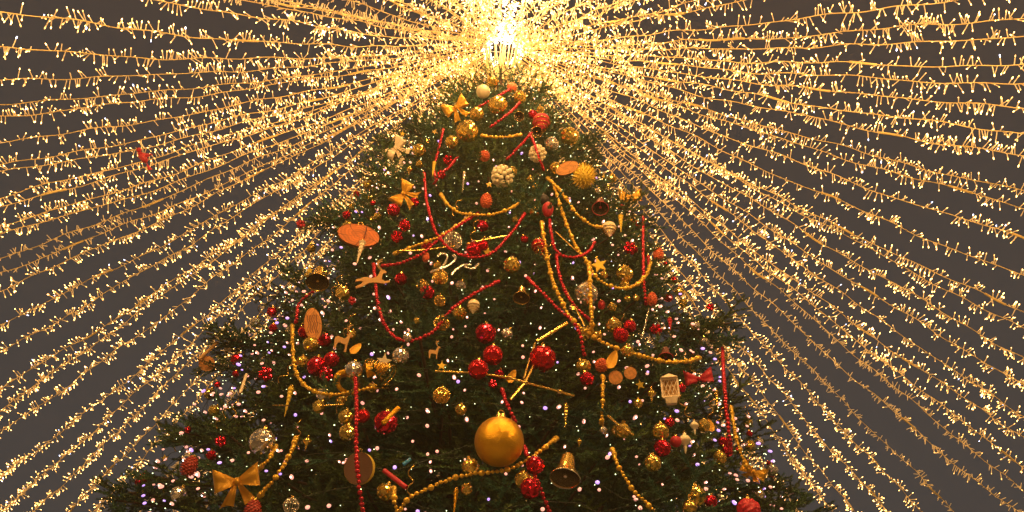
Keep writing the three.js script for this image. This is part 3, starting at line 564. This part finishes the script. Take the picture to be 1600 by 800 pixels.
G('star', 'star_ornament', 'star', [
  [936, 415, 13, 'flat gold star on the gold bead strand', { tilt: 0.2, roll: 0.3, out: 0.16 }],
  [762, 395, 8, 'small gold star behind the red tinsel', { tilt: 0.3 }],
  [600, 565, 12, 'pale yellow star beside the gold wire shell', { tilt: 0.3, m: M.pale }],
]);
G('finial', 'finial_ornament', 'ornament', [
  [1018, 615, 7, 'gold finial drop left of the lantern', {}],
  [1070, 688, 10, 'gold candle shaped finial near the lower right', { m: M.pale }],
  [640, 265, 5, 'small gold finial on the upper left', {}],
  [905, 690, 4, 'tiny gold finial right of the bell', {}],
  [480, 690, 7, 'gold finial among the lower left bulbs', {}],
  [1085, 665, 7, 'pale finial beside the candle shaped one', { m: M.pale }],
]);
hang('lantern', 'lattice_lantern', 'lantern ornament', 1047, 606, 24, 'cream lattice lantern ornament on the right', { tilt: 0.1, out: 0.16, roll: 0.05 });
hang('crescent', 'gold_crescent', 'ornament', 545, 598, 21, 'thick gold crescent ornament under the pale glitter bauble', { tilt: 0.3, out: 0.14, yaw: 0.25 });
hang('shell', 'wire_shell', 'ornament', 591, 577, 25, 'gold wire shell ornament right of the gold crescent', { tilt: 0.2, out: 0.16 });
G('leaf', 'gold_leaf', 'leaf ornament', [
  [957, 562, 16, 'gold leaf hanging over the small wood slices', { roll: -0.4, tilt: 0.2, out: 0.18 }],
  [800, 588, 12, 'gold leaf hanging between the rods', { roll: -0.4, tilt: 0.2 }],
  [556, 545, 12, 'gold leaf with long stalk beside the deer antlers', { roll: -0.6 }],
  [1110, 665, 11, 'pale gold leaf among the lower right boughs', { roll: 0.2 }],
  [360, 540, 13, 'tan leaf on the far left boughs', { roll: -0.3, m: M.cream.clone() }],
]);
for (const m of scene.children) m.traverse(c => { if (['loop', 'tail', 'blade'].includes(c.name)) c.material.side = THREE.DoubleSide; });

// little things that fill the tree
const toPixel = p => { const d = p.clone().sub(EYE), z = d.dot(cz); return [800 + FOC * d.dot(cx) / z, 400 - FOC * d.dot(cy) / z]; };
const marks = scene.children.filter(o => o.userData.category && !['string lights', 'bead garland', 'tree', 'cords', 'lamp', 'bird ornament'].includes(o.userData.category) && o.userData.label.split(' ').length <= 9).map(o => [toPixel(o.position), o.userData.label]);
const used = new Set();
function beside(what, p) {
  const [x, y] = toPixel(p), near = marks.map(([q, l]) => [Math.hypot(q[0] - x, q[1] - y), q, l]).sort((a, b) => a[0] - b[0]);
  for (const [, q, l] of near) {
    const dx = x - q[0], dy = y - q[1], t = `${what} ${Math.abs(dy) > Math.abs(dx) ? (dy > 0 ? 'below' : 'above') : dx > 0 ? 'to the right of' : 'to the left of'} the ${l}`;
    if (!used.has(t) && t.split(' ').length <= 16) { used.add(t); return t; }
  }
}
function fillers(n, h0, h1, name, cat, what, group, make) {
  for (let k = 0; k < n; k++) {
    let p, q; do { const h = h0 + (h1 - h0) * (1 - Math.sqrt(1 - rnd() * 0.97)), a = rr(-1.75, 1.75), s = Math.sin(a), r = surf(h, s) + rr(-0.06, 0.08); p = V(r * s, h, r * Math.cos(a)); q = toPixel(p); } while (q[1] > 785 || q[0] < 180 || marks.some(([m]) => Math.hypot(m[0] - q[0], m[1] - q[1]) < 16));
    const t = thing(name, beside(what, p), cat, p, group); make(t, k); pose(t, { tilt: rr(0, 0.5), roll: rr(-0.5, 0.5), yaw: rr(-0.5, 0.5) });
  }
}
const FG = new Map(); const share = (k, f) => { if (!FG.has(k)) FG.set(k, f()); return FG.get(k); };
const small = (key, m, geo) => (t, k) => { const q = 0.8 + 0.25 * (k % 4); t.scale.setScalar(q); part('body', share(key, geo), m, t); part('cap', share('cap', () => moved(new THREE.CylinderGeometry(0.009, 0.011, 0.014, 7), 0, 0.045, 0)), M.goldShiny, t); };
fillers(60, 3.0, 11.6, 'small_gold_bauble', 'bauble', 'small gold bauble', 'small gold baubles among the boughs', small('gb', M.goldGlit, () => jagged(0.042, 3, 0.06)));
fillers(45, 3.0, 11.6, 'small_red_bauble', 'bauble', 'small red bauble', 'small red baubles among the boughs', small('rb', M.redGlit, () => jagged(0.04, 3, 0.06)));
fillers(22, 3.0, 11.0, 'small_silver_bauble', 'bauble', 'small silver bauble', 'small silver baubles among the boughs', small('sb', M.silverGlit, () => jagged(0.04, 3, 0.06)));
fillers(40, 3.0, 11.6, 'tinsel_curl', 'tinsel', 'gold tinsel curl', 'curls of gold tinsel among the needles', (t, k) => {
  part('ribbon', share('curl' + k % 4, () => { const p = []; const q = rr(0.02, 0.035); for (let i = 0; i < 14; i++) p.push(V(q * Math.cos(i * 0.9), 0.1 - i * 0.018, q * Math.sin(i * 0.9))); return tube(p, 0.006, 40, 4); }), M.goldShiny, t); });
fillers(14, 3.0, 11.6, 'small_star', 'star', 'small gold star', 'small gold stars among the needles', (t, k) => { B.star(0.042, t, { m: k % 2 ? M.goldShiny : M.yellow }); });

// rods with knots
function rod(pts, label, o = {}) {
  const P = pts.map(([x, y]) => at(x, y, o.out ?? 0.14)), t = thing('gold_rod', label, 'rod', P[0]), L = P.map(p => p.clone().sub(P[0]));
  for (let k = 0; k + 1 < L.length; k++) part('stick', tube([L[k], L[k + 1]], o.r ?? 0.011, 6, 6), o.m ?? M.goldShiny, t);
  for (const l of L.slice(1, -1)) part('knot', moved(jagged((o.r ?? 0.011) * 1.9, 2, 0.1), l.x, l.y, l.z), o.m ?? M.goldShiny, t);
}
rod([[620, 392], [662, 391], [712, 384]], 'gold rod with a knot crossing left of the red swag');
rod([[730, 381], [766, 373], [792, 369]], 'gold rod with a knot crossing right of the red swag');
rod([[680, 580], [745, 583], [795, 590], [822, 598]], 'long gold rod below the shiny red pair');
rod([[822, 598], [874, 612], [897, 619]], 'gold rod with a knot above the bell');
rod([[886, 505], [838, 534]], 'thick gold rod leading down from the gold garland', { r: 0.018 });
rod([[836, 536], [818, 592]], 'gold rod hanging left of the large red glitter bauble');
rod([[840, 560], [820, 598], [797, 625]], 'gold rod crossing in front of the red glitter bauble', { r: 0.014 });
rod([[949, 649], [970, 667], [990, 680]], 'short gold rod with a knot right of the bell');
rod([[868, 362], [905, 396]], 'thin gold rod between two gold strands', { r: 0.008 });
rod([[838, 383], [855, 407]], 'thin gold rod under the red drop ornament', { r: 0.008 });
rod([[880, 445], [914, 510]], 'thin gold rod between the red and gold strands');
rod([[426, 633], [452, 634]], 'short thin rod behind the yellow icicle', { r: 0.007 });
rod([[500, 634], [538, 632]], 'short thin rod near the gold glitter pair', { r: 0.007 });
rod([[1014, 482], [1003, 530]], 'thin pale rod beside the red berry cluster', { r: 0.007, m: M.silver });
rod([[598, 662], [623, 637]], 'gold stick across the dark red glitter bauble', { r: 0.02, out: 0.32, m: M.goldMatt });
rod([[600, 735], [635, 762]], 'red stick near the blue stick', { r: 0.018, m: M.redMatt });
rod([[630, 726], [642, 717]], 'small blue glowing stick left of the big gold ball', { r: 0.014, m: mat(0.05, 0.3, 0.6, { roughness: 0.3 }) });
rod([[310, 562], [340, 535]], 'brown stick on the far left boughs', { r: 0.02, m: M.wood });
rod([[375, 615], [385, 585]], 'tan stick on the left boughs', { r: 0.014, m: M.cream });
// silver scrolls
{
  const S = [[[672, 426], [688, 419], [697, 408], [698, 399], [690, 396], [683, 401]], [[688, 421], [702, 414], [712, 404], [708, 399]], [[705, 430], [713, 421], [726, 414], [737, 414]], [[726, 417], [738, 420], [748, 412]]];
  const c = at(700, 410, 0.16), t = thing('silver_scroll', 'curly silver scroll ornament under the long red swag', 'ornament', c);
  for (const s of S) part('scroll', tube(s.map(([x, y]) => at(x, y, 0.16).sub(c)), 0.013, 30, 6), M.silver, t);
}
// the red bird on a string far out to the left
{
  const phi = -96 * R2D, E = V(RING * Math.sin(phi), 6.88, -RING * Math.cos(phi)), C = V(0, 12.764, 0); let best = 1e9, p;
  for (let t = 0.05; t < 1; t += 0.002) { const q = C.clone().lerp(E, t); q.y -= 4 * 1.6 * t * (1 - t); const z = depthOf(q), d = q.clone().sub(EYE), e = Math.abs(800 + FOC * d.dot(cx) / z - 225); if (e < best) { best = e; p = q; } }
  hang('bird', 'red_bird', 'bird ornament', 225, 238, 17, 'small red bird ornament caught on a light string far from the tree', { p, yaw: 0.2 });
}

// ---------------------------------------------------------------- bead garlands
const beadGeo = new THREE.SphereGeometry(1, 12, 9);
function garland(kind, pts, label, o = {}) {
  const red = kind === 'red', P = [at(...pts[0], -0.22), ...pts.map(([x, y], i) => at(x, y, i === 0 || i === pts.length - 1 ? 0.05 : o.out ?? 0.15)), at(...pts[pts.length - 1], -0.22)], t = thing(red ? 'red_bead_garland' : 'gold_bead_garland', label, 'bead garland', P[0]), curve = new THREE.CatmullRomCurve3(P.map(p => p.clone().sub(P[0])), false, 'centripetal');
  const L = curve.getLength(), k = (o.k ?? 1) * 0.82;
  part('cord', new THREE.TubeGeometry(curve, Math.ceil(L * 25), 0.005, 4), red ? M.redMatt : M.goldMatt, t);
  let s = 0, i = 0; const m = red ? M.redBead : M.goldBead;
  while (s < L) {
    const big = !red && i % 5 === 2, r = k * (red ? 0.0215 * rr(0.85, 1.12) : big ? 0.031 : 0.021 * rr(0.8, 1.15)), c = curve.getPointAt(Math.min(1, (s + r) / L));
    const b = part('bead', beadGeo, m, t); b.position.copy(c).add(V(rr(-1, 1), rr(-1, 1), rr(-1, 1)).multiplyScalar(0.004)); b.scale.set(r, r * rr(0.85, 1), r); b.rotation.set(rr(0, 3), rr(0, 3), 0);
    s += 2 * r * 1.1; i++;
  }
}
const swag = txt => txt.split(' ').map(q => q.split(',').map(Number));
garland('red', swag('663,273 668,320 681,362 700,386 722,399 745,402 770,394 790,374 808,352 819,335'), 'long red bead swag hanging in the upper middle of the tree', { lilac: 0.22 });
garland('red', swag('584,415 587,447 592,480 600,505 615,525 636,533 660,527 680,515 696,495 710,480 732,464 760,449 777,440'), 'deep red bead swag hanging round the dark hollow');
garland('red', swag('600,415 630,410 658,397 688,372 718,351 745,335'), 'red bead strand climbing beside the gold rod');
garland('red', swag('825,435 840,450 860,470 876,486 895,503 906,522 912,551'), 'red bead strand slanting across the gold garland');
garland('red', swag('859,345 863,375 868,390 880,400 900,402 918,394 928,380'), 'short red bead swag between two gold strands');
garland('red', swag('870,400 873,425 880,448 895,474 917,496'), 'red bead strand running down to the gold garland');
garland('red', swag('1005,340 1005,400 1006,440 1009,470'), 'dark red bead strand hanging near the right edge');
garland('red', swag('1129,545 1131,590 1135,640 1141,693'), 'thick red bead strand hanging on the right edge', { k: 1.15 });
garland('red', swag('555,570 557,640 557,700 560,750 568,805'), 'red bead strand hanging straight down over the wood slice', { out: 0.3 });
garland('red', swag('752,165 770,155 786,146 800,137'), 'topmost red bead strand, leading to the coral bauble', { k: 1.1 });
garland('red', swag('770,196 785,185 803,170 812,160'), 'second red bead strand from the top', { k: 1.1 });
garland('red', swag('795,246 812,228 828,210 835,200'), 'red bead strand rising to the small bell');
garland('red', swag('828,210 835,225 841,243 848,262'), 'red bead strand crossing the pale puffed ball', { out: 0.22 });
garland('red', swag('680,285 690,272 705,258 714,246'), 'short red bead strand left of the white puffed ball');
garland('red', swag('785,610 790,625 797,642 803,655'), 'red bead strand running behind the large gold ball', { out: 0.12 });
garland('red', swag('820,700 825,715 835,740 845,765 858,798'), 'red bead strand hanging below the large gold ball', { out: 0.16 });
garland('red', swag('463,500 470,470 490,455 500,447'), 'dark red bead strand above the left gold garland', { out: 0.05 });
garland('red', swag('680,278 678,262 685,235 692,205'), 'faint red bead strand climbing the upper left boughs', { out: 0.02 });
garland('gold', swag('690,305 700,320 718,332 742,335 770,335 792,328 812,317'), 'gold bead swag inside the long red swag');
garland('gold', swag('620,395 655,382 685,370 708,356 735,338'), 'gold bead strand beside the climbing red strand');
garland('gold', swag('857,280 870,292 885,311 905,338 925,352 946,354'), 'gold bead swag ending at the cream drop ornament', { k: 1.05 });
garland('gold', swag('866,290 878,330 890,362 903,390 915,405 922,420 940,440 965,450 990,447 1008,432 1016,412'), 'long gold bead strand curving to the right edge', { k: 1.05 });
garland('gold', swag('847,350 851,380 859,420 866,446 876,467 887,490 902,507 922,522 945,537 972,547 1000,556 1040,565 1070,565 1090,560'), 'longest gold bead garland sweeping to the right edge', { k: 1.15 });
garland('gold', swag('920,412 922,440 923,470 925,500 924,517'), 'gold bead strand hanging over the net bauble', { k: 1.1, out: 0.3 });
garland('gold', swag('755,212 770,214 790,214 812,211'), 'short yellow bead strand near the top', { k: 1.0 });
garland('gold', swag('457,512 458,550 462,580 472,598 490,611 518,617 545,613 570,608 600,604'), 'gold garland swag on the left under the gold crescent', { k: 0.95 });
garland('gold', swag('462,688 450,715 431,745 408,772'), 'gold garland slanting right of the large bow', { k: 1.0 });
garland('gold', swag('430,700 418,720 406,732'), 'short gold garland under the pale glitter bauble', { k: 0.9 });
garland('gold', swag('616,765 617,785 622,803'), 'short gold strand at the bottom edge', { k: 1.0 });
garland('gold', swag('622,803 638,779 660,768 698,751 740,740 790,735 815,724 835,712 850,700 868,686'), 'long gold bead swag under the large gold ball', { k: 0.95, out: 0.18 });
garland('gold', swag('942,590 942,620 940,657'), 'gold bead strand hanging beside the short rod', { k: 0.9 });
garland('gold', swag('958,705 964,724 972,738 982,756 996,773 1012,788 1025,803'), 'gold bead strand slanting down right of the bell', { k: 0.95 });
garland('gold', swag('1143,640 1152,690 1163,722 1172,738'), 'gold strand leading to the yellow bow', { k: 0.9 });

renderer.render(scene, camera);
